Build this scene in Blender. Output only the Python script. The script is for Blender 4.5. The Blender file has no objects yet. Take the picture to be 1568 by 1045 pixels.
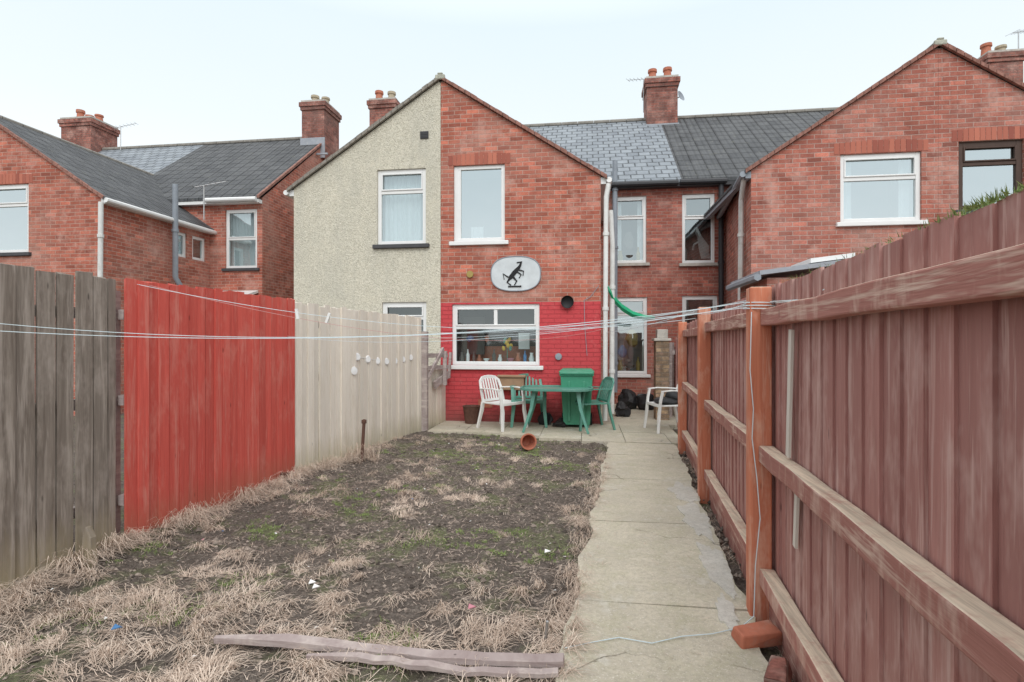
import bpy, bmesh, math, random
from mathutils import Vector, Matrix, noise
from mathutils.geometry import tessellate_polygon
random.seed(7)
R=random.random
def U(a,b): return random.uniform(a,b)
S=bpy.context.scene
# ---------------------------------------------------------------- materials
def N(nt,t,ins=None,**props):
    n=nt.nodes.new('ShaderNode'+t)
    for k,v in props.items(): setattr(n,k,v)
    for k,v in (ins or {}).items():
        s=n.inputs[k]
        if isinstance(v,bpy.types.NodeSocket): nt.links.new(v,s)
        else:
            if isinstance(v,(tuple,list)) and len(v)==3 and s.type=='RGBA': v=(*v,1)
            s.default_value=v
    return n
def mth(nt,op,a,b=0.0,c=None):
    d={0:a,1:b}
    if c is not None: d[2]=c
    return N(nt,'Math',d,operation=op).outputs[0]
def mix(nt,f,a,b,blend='MIX'):
    return N(nt,'Mix',{0:f,6:a,7:b},data_type='RGBA',blend_type=blend).outputs[2]
def ramp(nt,f,stops):
    n=N(nt,'ValToRGB',{0:f}); cr=n.color_ramp
    while len(cr.elements)<len(stops): cr.elements.new(.5)
    for e,(p,c) in zip(cr.elements,stops):
        e.position=p
        if not isinstance(c,tuple): c=(c,c,c)
        e.color=(*c,1)
    return n.outputs[0]
def vmul(nt,v,s): return N(nt,'VectorMath',{0:v,1:s},operation='MULTIPLY').outputs[0]
def noi(nt,v,sc,det=3,ro=.55,dist=0.0): return N(nt,'TexNoise',{'Vector':v,'Scale':sc,'Detail':min(det,4),'Roughness':ro,'Distortion':dist}).outputs[0]
def bump(nt,h,st=.5,dist=.01): return N(nt,'Bump',{'Height':h,'Strength':st,'Distance':dist}).outputs[0]
def mat(name,rough=.8,col=(.5,.5,.5),metal=0,spec=.3):
    m=bpy.data.materials.new(name); m.use_nodes=True; nt=m.node_tree
    b=nt.nodes['Principled BSDF']; b.inputs['Roughness'].default_value=rough
    b.inputs['Base Color'].default_value=(*col,1); b.inputs['Metallic'].default_value=metal
    b.inputs['Specular IOR Level'].default_value=spec
    return m,nt,b
def setb(nt,b,col=None,nrm=None,rough=None):
    if col is not None: nt.links.new(col,b.inputs['Base Color'])
    if nrm is not None: nt.links.new(nrm,b.inputs['Normal'])
    if rough is not None: nt.links.new(rough,b.inputs['Roughness'])
def pos(nt): return N(nt,'NewGeometry').outputs['Position']
def attr(nt,n='rnd'): return N(nt,'Attribute',attribute_name=n).outputs['Fac']
def uvmap(nt,roof=False):
    g=N(nt,'NewGeometry'); p=N(nt,'SeparateXYZ',{0:g.outputs['Position']}); n=N(nt,'SeparateXYZ',{0:g.outputs['True Normal']})
    f=mth(nt,'GREATER_THAN',mth(nt,'ABSOLUTE',n.outputs[0]),.3)
    x,y,z=p.outputs
    u=mth(nt,'MULTIPLY_ADD',f,mth(nt,'SUBTRACT',y,x),x)
    if roof: v=mth(nt,'MULTIPLY_ADD',f,mth(nt,'SUBTRACT',x,y),y)
    else: v=z
    return N(nt,'CombineXYZ',{0:u,1:v,2:0.0}).outputs[0], g.outputs['Position'], z

def brick_mat(name,c1,c2,mort,paint=None,soot=.4,var=.62):
    m,nt,b=mat(name,.9)
    uv,p,z=uvmap(nt)
    wob=N(nt,'VectorMath',{0:uv,1:vmul(nt,N(nt,'TexNoise',{'Vector':p,'Scale':2.0}).outputs[1],(.01,.018,0))},operation='ADD').outputs[0]
    bt=N(nt,'TexBrick',{'Vector':wob,'Color1':c1,'Color2':c2,'Mortar':mort,'Scale':1.0,'Mortar Size':.007,'Mortar Smooth':.3,'Bias':-.1,'Brick Width':.222,'Row Height':.074})
    bt2=N(nt,'TexBrick',{'Vector':wob,'Color1':(0,0,0),'Color2':(1,1,1),'Mortar':(.5,.5,.5),'Scale':1.0,'Mortar Size':.0,'Bias':0.0,'Brick Width':.222,'Row Height':.074})
    big=noi(nt,p,.9,4,.6); med=noi(nt,p,5,4,.7); fine=noi(nt,p,45,3,.7)
    if paint:
        col=mix(nt,ramp(nt,fine,[(.35,0.0),(.75,1.0)]),paint,tuple(x*.8 for x in paint))
        col=mix(nt,ramp(nt,med,[(.55,0.0),(.8,.45)]),col,(.66,.25,.23))
        col=mix(nt,mth(nt,'MULTIPLY',bt.outputs['Fac'],.4),col,tuple(x*.55 for x in paint))
        dirt=ramp(nt,mth(nt,'ADD',z,mth(nt,'MULTIPLY',med,.6)),[(.25,.8),(.85,0.0)])
        col=mix(nt,dirt,col,(.2,.08,.07))
    else:
        col=bt.outputs['Color']
        r=ramp(nt,N(nt,'TexWhiteNoise',{0:vmul(nt,bt2.outputs['Color'],(99,99,99))}).outputs[0],[(0.0,.4),(.2,.8),(.65,1.05),(.85,1.2),(1.0,1.7)])
        col=mix(nt,var,col,r,'MULTIPLY')
        col=mix(nt,ramp(nt,med,[(.35,.5*soot*2),(.58,0.0)]),col,tuple(x*.5 for x in c2))
        col=mix(nt,ramp(nt,big,[(.45,0.0),(.7,.45)]),col,mort)
        col=mix(nt,ramp(nt,fine,[(.3,.4),(.6,0.0)]),col,tuple(x*.45 for x in c2))
        pale=ramp(nt,noi(nt,p,2.3,4,.75),[(.52,0.0),(.7,.5)])
        col=mix(nt,pale,col,(.68,.42,.35))
        col=mix(nt,mth(nt,'MULTIPLY',bt.outputs['Fac'],.5),col,mort)
    h=mth(nt,'SUBTRACT',mth(nt,'MULTIPLY',fine,.5),bt.outputs['Fac'])
    setb(nt,b,col,bump(nt,h,.8,.015))
    return m
BRICK=brick_mat('red_brick',(.56,.18,.118),(.42,.125,.086),(.55,.36,.295),soot=.45)
BRICK2=brick_mat('dark_red_brick',(.52,.17,.12),(.36,.11,.085),(.46,.31,.26),soot=.5)
BRICKR=brick_mat('weathered_red_brick',(.54,.19,.135),(.4,.135,.1),(.52,.36,.31),soot=.5)
BRICKC=brick_mat('chimney_brick',(.42,.16,.12),(.26,.105,.085),(.3,.2,.17),soot=.9)
REDP=brick_mat('red_painted_brick',(.5,.1,.1),(.5,.1,.1),(.4,.1,.1),paint=(.60,.075,.085))
def m_render():
    m,nt,b=mat('pebbledash_render',.95); p=pos(nt)
    v=N(nt,'TexVoronoi',{'Vector':p,'Scale':60.0})
    c=ramp(nt,v.outputs['Color'],[(0.0,(.44,.41,.32)),(.45,(.64,.60,.49)),(1.0,(.78,.74,.63))])
    st=noi(nt,vmul(nt,p,(1.5,1.5,.35)),1.6,4,.65)
    c=mix(nt,ramp(nt,st,[(.42,0.0),(.72,.5)]),c,(.46,.45,.39))
    c=mix(nt,ramp(nt,noi(nt,p,2.2,4,.7),[(.5,0.0),(.75,.5)]),c,(.72,.67,.54))
    c=mix(nt,ramp(nt,noi(nt,p,22,4,.85),[(.48,0.0),(.66,.5)]),c,(.42,.39,.32))
    setb(nt,b,c,bump(nt,v.outputs['Distance'],.8,.012)); return m
RENDER=m_render()
def m_roof(name,c1,c2,w,h,off,rib=0.0,moss=.15):
    m,nt,b=mat(name,.7,spec=.3); uv,p,z=uvmap(nt,True)
    bt=N(nt,'TexBrick',{'Vector':uv,'Color1':c1,'Color2':c2,'Mortar':tuple(x*.25 for x in c1),'Scale':1.0,'Mortar Size':.016,'Mortar Smooth':.4,'Bias':0.0,'Brick Width':w,'Row Height':h},offset=off)
    c=bt.outputs['Color']
    c=mix(nt,ramp(nt,noi(nt,p,3,4,.7),[(.4,0.0),(.8,.5)]),c,tuple(x*1.6 for x in c1))
    c=mix(nt,ramp(nt,noi(nt,p,9,4,.7),[(.58,0.0),(.75,moss*3)]),c,(.26,.26,.2))
    hh=mth(nt,'SUBTRACT',0.0,bt.outputs['Fac'])
    if rib:
        wv=N(nt,'TexWave',{'Vector':uv,'Scale':2.1,'Distortion':0.0},bands_direction='X').outputs[1]
        hh=mth(nt,'ADD',hh,wv)
    setb(nt,b,c,bump(nt,hh,.8,.04)); return m
TILE=m_roof('dark_concrete_tiles',(.105,.108,.112),(.07,.073,.078),.3,.27,.0,rib=1)
SLATE=m_roof('grey_slate',(.25,.275,.30),(.19,.21,.235),.28,.2,.5)
def m_wood(name,c1,c2,c3=None,vert=True,topc=None,botc=None,wear=.35,rough=.85):
    m,nt,b=mat(name,rough); g=N(nt,'NewGeometry'); p=g.outputs['Position']
    s=(14,14,.8) if vert else (2,.8,14)
    r=attr(nt)
    off=N(nt,'VectorMath',{0:vmul(nt,p,s),1:N(nt,'CombineXYZ',{0:mth(nt,'MULTIPLY',r,37),1:mth(nt,'MULTIPLY',r,11),2:mth(nt,'MULTIPLY',r,5)}).outputs[0]},operation='ADD').outputs[0]
    gr=noi(nt,off,2.2,4,.7,.6)
    c=mix(nt,ramp(nt,gr,[(.3,0.0),(.68,1.0)]),c1,c2)
    c=mix(nt,mth(nt,'MULTIPLY',r,.42),c,tuple(x*.6 for x in c2))
    if c3:
        c=mix(nt,ramp(nt,noi(nt,off,1.1,4,.8,.4),[(.53,0.0),(.64,wear)]),c,c3)
        c=mix(nt,ramp(nt,noi(nt,vmul(nt,p,(3,3,1.2)),2.0,4,.75),[(.5,0.0),(.72,wear)]),c,c3)
    kn=N(nt,'TexVoronoi',{'Vector':vmul(nt,p,(5,5,1.5)),'Scale':1.6}).outputs['Distance']
    c=mix(nt,ramp(nt,kn,[(.03,.7),(.07,0.0)]),c,tuple(x*.25 for x in c1))
    z=N(nt,'SeparateXYZ',{0:p}).outputs[2]
    if botc: c=mix(nt,ramp(nt,mth(nt,'ADD',z,mth(nt,'MULTIPLY',gr,.5)),[(.2,.85),(.6,0.0)]),c,botc)
    if topc:
        nz=N(nt,'SeparateXYZ',{0:g.outputs['True Normal']}).outputs[2]
        tc_=mix(nt,ramp(nt,noi(nt,vmul(nt,p,(30,1.2,30)),1.5,4,.8),[(.35,.85),(.6,0.0)]),topc,tuple(x*.55 for x in topc))
        tc_=mix(nt,ramp(nt,noi(nt,p,7,4,.8),[(.5,0.0),(.68,.6)]),tc_,c1)
        c=mix(nt,ramp(nt,mth(nt,'ADD',nz,mth(nt,'MULTIPLY',gr,.3)),[(.6,0.0),(.75,1.0)]),c,tc_)
    setb(nt,b,c,bump(nt,gr,.6,.007)); return m
W_DARK=m_wood('weathered_dark_boards',(.15,.12,.098),(.30,.255,.215),(.47,.41,.36),botc=(.38,.32,.2),wear=.5)
W_RED=m_wood('red_painted_boards',(.70,.125,.095),(.56,.09,.07),(.68,.3,.24),botc=(.32,.13,.08),wear=.42)
W_PALE=m_wood('pale_bleached_boards',(.80,.72,.61),(.86,.80,.71),(.62,.55,.45),botc=(.42,.38,.24),wear=.5)
W_STAIN=m_wood('red_brown_stained_boards',(.45,.225,.2),(.35,.16,.14),(.60,.42,.38),topc=(.66,.5,.42),wear=.62,rough=.6)
W_RAIL=m_wood('stained_rail',(.43,.2,.165),(.34,.145,.12),(.62,.46,.38),vert=False,topc=(.74,.62,.48),wear=.8)
W_POST=m_wood('orange_stained_post',(.62,.225,.13),(.48,.155,.09),(.7,.48,.37),topc=(.66,.55,.42),wear=.6)
W_OLD=m_wood('grey_old_timber',(.3,.23,.22),(.48,.41,.39),(.6,.53,.48),vert=False,wear=.6)
W_LATH=m_wood('white_lath',(.75,.71,.63),(.65,.6,.54),None)
def simple(name,col,rough=.6,var=.25,sc=8,spec=.3,metal=0,dirt=None,bmp=0):
    m,nt,b=mat(name,rough,col,metal,spec); p=pos(nt)
    n=noi(nt,p,sc,3,.65)
    c=mix(nt,ramp(nt,n,[(.3,0.0),(.75,1.0)]),col,tuple(x*(1-var) for x in col))
    if dirt: c=mix(nt,ramp(nt,noi(nt,p,sc*.6,4,.8),[(.52,0.0),(.7,.6)]),c,dirt)
    setb(nt,b,c,bump(nt,noi(nt,p,sc*6,3,.6),bmp,.004) if bmp else None); return m
UPVC=simple('white_upvc',(.82,.82,.81),.35,.08,3,.5)
UPVC_OLD=simple('aged_white_paint',(.72,.72,.70),.5,.15,5,.4,dirt=(.45,.43,.38))
BROWNF=simple('dark_brown_frame',(.085,.05,.038),.5)
STONE=simple('painted_sill',(.55,.52,.47),.8,.3,6,dirt=(.25,.22,.2))
SILLDK=simple('dark_sill',(.08,.08,.085),.7)
GREYPIPE=simple('grey_pipe',(.3,.33,.37),.5,.2)
BLACKPIPE=simple('black_pipe',(.05,.05,.055),.4,.2)
LEAD=simple('lead_flashing',(.36,.38,.42),.5,.2,dirt=(.5,.5,.5))
TERRA=simple('terracotta',(.52,.18,.11),.75,.35,9,dirt=(.35,.25,.2))
POTBUFF=simple('buff_pot',(.48,.41,.3),.8,.3,9)
WPLAST=simple('white_plastic',(.82,.82,.80),.35,.06,4,.5,dirt=(.68,.66,.62))
GPLAST=simple('green_plastic',(.10,.30,.235),.4,.2,4,.5,dirt=(.18,.36,.3))
BINGREEN=simple('bin_green',(.06,.30,.185),.45,.15,3,.5,dirt=(.15,.4,.29))
BLACK=simple('black_rubber',(.03,.03,.032),.5)
BLACKP=simple('black_paint',(.012,.012,.014),.5)
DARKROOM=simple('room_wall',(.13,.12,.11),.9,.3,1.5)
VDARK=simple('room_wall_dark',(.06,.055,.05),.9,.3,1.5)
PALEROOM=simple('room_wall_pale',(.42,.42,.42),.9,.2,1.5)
NET=simple('net_curtain',(.78,.8,.82),.9,.08,10)
METAL=simple('galvanised_metal',(.5,.5,.5),.4,.2,metal=.8)
RUST=simple('rusty_iron',(.15,.08,.06),.9,.4,20)
LINE=simple('washing_line_plastic',(.66,.78,.82),.4,.05)
LINE2=simple('pink_line',(.7,.4,.38),.5,.1)
CREAMBOX=simple('tan_box',(.38,.24,.15),.7)
PLAQUE=simple('plaque_white',(.64,.68,.70),.6,.2,5,dirt=(.5,.54,.56))
YEL=simple('yellow_ornament',(.75,.48,.08),.5); BLU=simple('blue_plastic',(.1,.25,.5),.5); PNK=simple('pink_ornament',(.6,.25,.3),.5); OCH=simple('ochre',(.4,.3,.1),.6)
GRNTARP=simple('green_tarpaulin',(.03,.4,.2),.45,.15)
def m_conc(name,base,moss,crack=True):
    m,nt,b=mat(name,.92); p=pos(nt)
    n1=noi(nt,p,1.3,4,.75); n2=noi(nt,p,35,4,.7); n3=noi(nt,p,5,4,.8)
    c=mix(nt,ramp(nt,n1,[(.38,0.0),(.62,1.0)]),base,tuple(x*.76 for x in base))
    c=mix(nt,ramp(nt,n3,[(.45,0.0),(.66,.7)]),c,moss)
    c=mix(nt,ramp(nt,n2,[(.3,.6),(.55,0.0)]),c,tuple(x*.55 for x in base))
    c=mix(nt,ramp(nt,noi(nt,p,110,2,.6),[(.6,0.0),(.68,.6)]),c,(.74,.71,.64))
    c=mix(nt,ramp(nt,noi(nt,p,160,2,.6),[(.64,0.0),(.7,.6)]),c,(.15,.13,.1))
    c=mix(nt,ramp(nt,noi(nt,p,2.6,4,.85),[(.56,0.0),(.7,.55)]),c,(.7,.68,.62))
    r=attr(nt); c=mix(nt,mth(nt,'MULTIPLY',r,.14),c,tuple(x*.5 for x in base))
    h=n2
    if crack:
        d=N(nt,'VectorMath',{0:p,1:vmul(nt,N(nt,'TexNoise',{'Vector':p,'Scale':3.0,'Detail':5.0}).outputs[1],(.7,.7,0))},operation='ADD').outputs[0]
        v=N(nt,'TexVoronoi',{'Vector':vmul(nt,d,(1,1,0)),'Scale':.62},feature='DISTANCE_TO_EDGE').outputs['Distance']
        k=ramp(nt,v,[(.001,1.0),(.005,0.0)])
        k=mth(nt,'MULTIPLY',k,ramp(nt,noi(nt,p,1.3,3),[(.48,0.0),(.56,.8)]))
        c=mix(nt,k,c,(.12,.1,.07)); h=mth(nt,'SUBTRACT',n2,mth(nt,'MULTIPLY',k,3))
    setb(nt,b,c,bump(nt,h,.6,.006)); return m
CONC=m_conc('path_concrete',(.60,.55,.44),(.43,.41,.29))
CONC2=m_conc('pale_mortar',(.64,.62,.56),(.5,.47,.4),False)
def m_ground():
    m,nt,b=mat('soil',.97); p=pos(nt)
    n2=noi(nt,p,9,4,.8); n3=noi(nt,p,45,4,.85)
    c=mix(nt,ramp(nt,n2,[(.3,0.0),(.7,1.0)]),(.115,.093,.078),(.25,.21,.178))
    c=mix(nt,ramp(nt,n3,[(.3,.85),(.58,0.0)]),c,(.05,.04,.033))
    c=mix(nt,ramp(nt,n3,[(.56,0.0),(.72,.75)]),c,(.44,.37,.31))
    ms=mth(nt,'MULTIPLY',ramp(nt,noi(nt,p,1.7,4,.75),[(.5,0.0),(.6,1.0)]),ramp(nt,n3,[(.4,.25),(.62,1.0)]))
    c=mix(nt,mth(nt,'MULTIPLY',ms,.6),c,(.2,.25,.09))
    setb(nt,b,c,bump(nt,mth(nt,'ADD',n2,mth(nt,'MULTIPLY',n3,.6)),1.0,.045)); return m
SOIL=m_ground()
def m_blade(name,a,bc,mid=None):
    m,nt,b=mat(name,.8); st=[(0.0,a),(1.0,bc)]
    if mid: st=[(0.0,a),(.45,mid),(1.0,bc)]
    setb(nt,b,ramp(nt,attr(nt),st)); return m
STRAW=m_blade('straw',(.28,.21,.16),(.88,.75,.63),(.58,.46,.37))
GREEN=m_blade('green_blades',(.12,.18,.05),(.3,.38,.13))
CLOD=m_blade('clods',(.05,.04,.033),(.34,.28,.235))
LINT=m_blade('lintel_brick',(.3,.09,.065),(.52,.18,.12))
def glass(name,refl,tint=(.8,.88,.88)):
    m=bpy.data.materials.new(name); m.use_nodes=True; nt=m.node_tree; nt.nodes.clear()
    o=N(nt,'OutputMaterial'); t=N(nt,'BsdfTransparent',{0:(*tint,1)}); g=N(nt,'BsdfGlossy',{'Color':(.86,.96,.98,1),'Roughness':.03})
    g2=bump(nt,noi(nt,pos(nt),2.5,1),.1,.03); nt.links.new(g2,g.inputs['Normal'])
    x=N(nt,'MixShader',{0:refl,1:t.outputs[0],2:g.outputs[0]}); nt.links.new(x.outputs[0],o.inputs[0]); return m
GL_HI=glass('window_glass_reflective',.6); GL_MD=glass('window_glass_mid',.36); GL_LO=glass('window_glass',.13)

# ---------------------------------------------------------------- mesh builder
class MB:
    def __init__(s): s.v=[];s.f=[];s.m=[];s.r=[];s.M=Matrix()
    def add(s,vs,fs,mi=0,r=None):
        o=len(s.v); r=R() if r is None else r
        for v in vs: s.v.append(s.M@Vector(v)); s.r.append(r)
        for f in fs: s.f.append([i+o for i in f]); s.m.append(mi)
    BF=[(0,1,3,2),(4,6,7,5),(0,4,5,1),(2,3,7,6),(0,2,6,4),(1,5,7,3)]
    def box(s,x0,x1,y0,y1,z0,z1,mi=0,r=None,fn=None):
        vs=[(x,y,z) for x in (x0,x1) for y in (y0,y1) for z in (z0,z1)]
        if fn: vs=[fn(*v) for v in vs]
        s.add(vs,s.BF,mi,r)
    def slab(s,q,t,mi=0,r=None):
        q=[Vector(a) for a in q]; t=Vector(t); n=len(q)
        vs=q+[a+t for a in q]
        fs=[list(range(n)),list(range(2*n-1,n-1,-1))]+[(i,(i+1)%n,(i+1)%n+n,i+n) for i in range(n)]
        s.add(vs,fs,mi,r)
    def sweep(s,pts,w,h=None,n=6,mi=0,r=None,up=(0,0,1),sq=False):
        pts=[Vector(p) for p in pts]; h=w if h is None else h
        if sq: n=4
        vs=[];k=len(pts)
        for i,p in enumerate(pts):
            t=(pts[min(i+1,k-1)]-pts[max(i-1,0)]).normalized()
            u=Vector(up)
            if abs(t.dot(u))>.95: u=Vector((0,1,0)) if abs(t.y)<.9 else Vector((1,0,0))
            a=t.cross(u).normalized(); b=a.cross(t).normalized()
            ww=w[i] if isinstance(w,(list,tuple)) else w; hh=h[i] if isinstance(h,(list,tuple)) else h
            for j in range(n):
                an=2*math.pi*(j+.5)/n; kx=math.cos(an);ky=math.sin(an)
                if sq: kx*=1.4142;ky*=1.4142
                vs.append(p+a*kx*ww+b*ky*hh)
        fs=[(i*n+j,i*n+(j+1)%n,(i+1)*n+(j+1)%n,(i+1)*n+j) for i in range(k-1) for j in range(n)]
        fs+= [list(range(n))[::-1],list(range((k-1)*n,k*n))]
        s.add(vs,fs,mi,r)
    def lathe(s,prof,c,axis=(0,0,1),n=20,mi=0,r=None):
        q=Vector((0,0,1)).rotation_difference(Vector(axis)); c=Vector(c);vs=[]
        for rad,z in prof:
            for j in range(n):
                a=2*math.pi*j/n; vs.append(c+q@Vector((rad*math.cos(a),rad*math.sin(a),z)))
        k=len(prof)
        fs=[(i*n+j,i*n+(j+1)%n,(i+1)*n+(j+1)%n,(i+1)*n+j) for i in range(k-1) for j in range(n)]
        s.add(vs,fs,mi,r)
    def ball(s,c,rx,ry,rz,mi=0,n=10,j=0):
        prof=[(max(.001,math.sin(math.pi*i/8)),-math.cos(math.pi*i/8)) for i in range(9)]
        M0=s.M; s.M=s.M@Matrix.Translation(c)@Matrix.Diagonal((rx,ry,rz,1)); o=len(s.v); s.lathe(prof,(0,0,0),n=n,mi=mi); s.M=M0
        if j:
            for i in range(o,len(s.v)):
                v=s.v[i]; s.v[i]=v+Vector((noise.noise(v*9),noise.noise(v*9+Vector((5,5,5))),noise.noise(v*9+Vector((9,1,5)))))*j
    def obj(s,name,mats,parent=None,smooth=False,bevel=0,fix=True):
        me=bpy.data.meshes.new(name); me.from_pydata([tuple(v) for v in s.v],[],s.f)
        if not isinstance(mats,(list,tuple)): mats=[mats]
        for m in mats: me.materials.append(m)
        me.polygons.foreach_set('material_index',s.m)
        a=me.attributes.new('rnd','FLOAT','POINT'); a.data.foreach_set('value',s.r)
        if fix:
            bm=bmesh.new(); bm.from_mesh(me); bmesh.ops.recalc_face_normals(bm,faces=bm.faces[:]); bm.to_mesh(me); bm.free()
        if smooth:
            me.polygons.foreach_set('use_smooth',[True]*len(me.polygons))
            try: me.set_sharp_from_angle(angle=math.radians(40))
            except Exception: pass
        o=bpy.data.objects.new(name,me); S.collection.objects.link(o)
        if parent:
            o.parent=parent; o.matrix_parent_inverse=Matrix.Translation(parent.location).inverted()
        if bevel:
            b=o.modifiers.new('bev','BEVEL'); b.width=bevel; b.segments=2; b.limit_method='ANGLE'
        return o
def empty(name,loc):
    e=bpy.data.objects.new(name,None); e.location=loc; e.empty_display_size=.2; S.collection.objects.link(e); return e

# ---------------------------------------------------------------- buildings
YF,YB,ZE,ZA=9.4,12.5,4.27,6.1
PF=lambda u,d,z:(u,YF+d,z)
PB=lambda u,d,z:(u,YB+d,z)
PL=lambda u,d,z:(-9.42-d,u,z)
def wall(par,name,outer,holes,pf,m,rev=.1):
    loops=[[Vector((u,z,0)) for u,z in outer]]
    for a,b,c,d in holes: loops.append([Vector((a,c,0)),Vector((a,d,0)),Vector((b,d,0)),Vector((b,c,0))])
    flat=[v for l in loops for v in l]; tr=tessellate_polygon(loops)
    mb=MB(); mb.add([pf(v.x,0,v.y) for v in flat],[tuple(t) for t in tr])
    for a,b,c,d in holes:
        q=[(a,c),(a,d),(b,d),(b,c)]
        for i in range(4):
            p0,p1=q[i],q[(i+1)%4]
            mb.add([pf(p0[0],0,p0[1]),pf(p1[0],0,p1[1]),pf(p1[0],rev,p1[1]),pf(p0[0],rev,p0[1])],[(0,1,2,3)])
    return mb.obj(name,m,par,fix=False)
def window(par,h,pf,fm=UPVC,trans=(),mull=(),refl=GL_HI,room=DARKROOM,curtain=None,sill=STONE,lint=None,fw=.068):
    a,b,c,d=h; mb=MB()
    for q in ((a,a+fw,c,d),(b-fw,b,c,d),(a+fw,b-fw,c,c+fw),(a+fw,b-fw,d-fw,d)): mb.box(q[0],q[1],.035,.1,q[2],q[3],fn=pf)
    tz=[c+(d-c)*t for t in trans]
    for z in tz: mb.box(a+fw,b-fw,.04,.098,z-.03,z+.03,fn=pf)
    for mu,lo,hi in mull:
        u=a+(b-a)*mu; mb.box(u-.032,u+.032,.038,.096,c+(d-c)*lo+fw*.6,c+(d-c)*hi-fw*.6,fn=pf)
    if tz:
        z=tz[-1]; s=.025
        for q in ((a+fw,a+fw+s,z+.03,d-fw),(b-fw-s,b-fw,z+.03,d-fw),(a+fw+s,b-fw-s,z+.03,z+.03+s),(a+fw+s,b-fw-s,d-fw-s,d-fw)): mb.box(q[0],q[1],.022,.06,q[2],q[3],fn=pf)
    mb.obj('window_frame',fm,par,bevel=.006)
    g=MB(); g.add([pf(a+fw*.5,.07,c+fw*.5),pf(b-fw*.5,.07,c+fw*.5),pf(b-fw*.5,.07,d-fw*.5),pf(a+fw*.5,.07,d-fw*.5)],[(0,1,2,3)]); g.obj('window_glass',refl,par,fix=False)
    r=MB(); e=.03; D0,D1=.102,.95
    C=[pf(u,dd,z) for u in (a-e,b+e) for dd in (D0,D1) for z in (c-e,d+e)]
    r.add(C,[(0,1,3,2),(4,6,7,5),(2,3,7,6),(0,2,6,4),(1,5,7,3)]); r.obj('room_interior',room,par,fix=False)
    if curtain:
        cm,spans=curtain; k=MB()
        for u0,u1,z0,z1 in spans:
            n=max(6,int((b-a)*(u1-u0)*40)); vs=[];fs=[]
            for i in range(n+1):
                u=a+(b-a)*(u0+(u1-u0)*i/n); w=.022*math.sin(i*1.9)+.01*math.sin(i*.7+u)
                vs+= [pf(u,.2+w,c+(d-c)*z0),pf(u,.2+w*.7,c+(d-c)*z1)]
                if i: fs.append((2*i-2,2*i,2*i+1,2*i-1))
            k.add(vs,fs)
        k.obj('curtain',cm,par,smooth=True,fix=False)
    if sill:
        k=MB(); k.box(a-.07,b+.07,-.06,.034,c-.07,c,fn=pf); k.obj('window_sill',sill,par,bevel=.008)
    if lint:
        k=MB(); n=int((b-a+.2)/.078); w=(b-a+.2)/n
        for i in range(n):
            u=a-.1+i*w; rise=.03*math.sin(math.pi*(i+.5)/n)
            k.box(u+.004,u+w-.004,-.006,.05,d+.003,d+.18+rise,fn=pf)
        k.obj('window_lintel',lint,par,bevel=.004)
def lathep(mb,kind,c,s,mi):
    P={'vase':[(.001,0),(.04,0),(.06,.06),(.03,.14),(.04,.18)],'bottle':[(.03,0),(.035,.12),(.012,.17),(.012,.22)],'bowl':[(.03,0),(.08,.06),(.085,.08)]}[kind]
    mb.lathe([(r*s,z*s) for r,z in P],c,n=12,mi=mi)
VERGE=simple('verge_mortar',(.33,.3,.26),.9,.5,12,bmp=.5)
VERGEB=simple('verge_brick_tiles',(.38,.19,.15),.9,.6,14,bmp=.5)
RIDGE=simple('ridge_tile',(.3,.28,.25),.8,.4,6)
CAPM=simple('ridge_end_mortar',(.5,.5,.42),.9,.4,20,bmp=.5)
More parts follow.
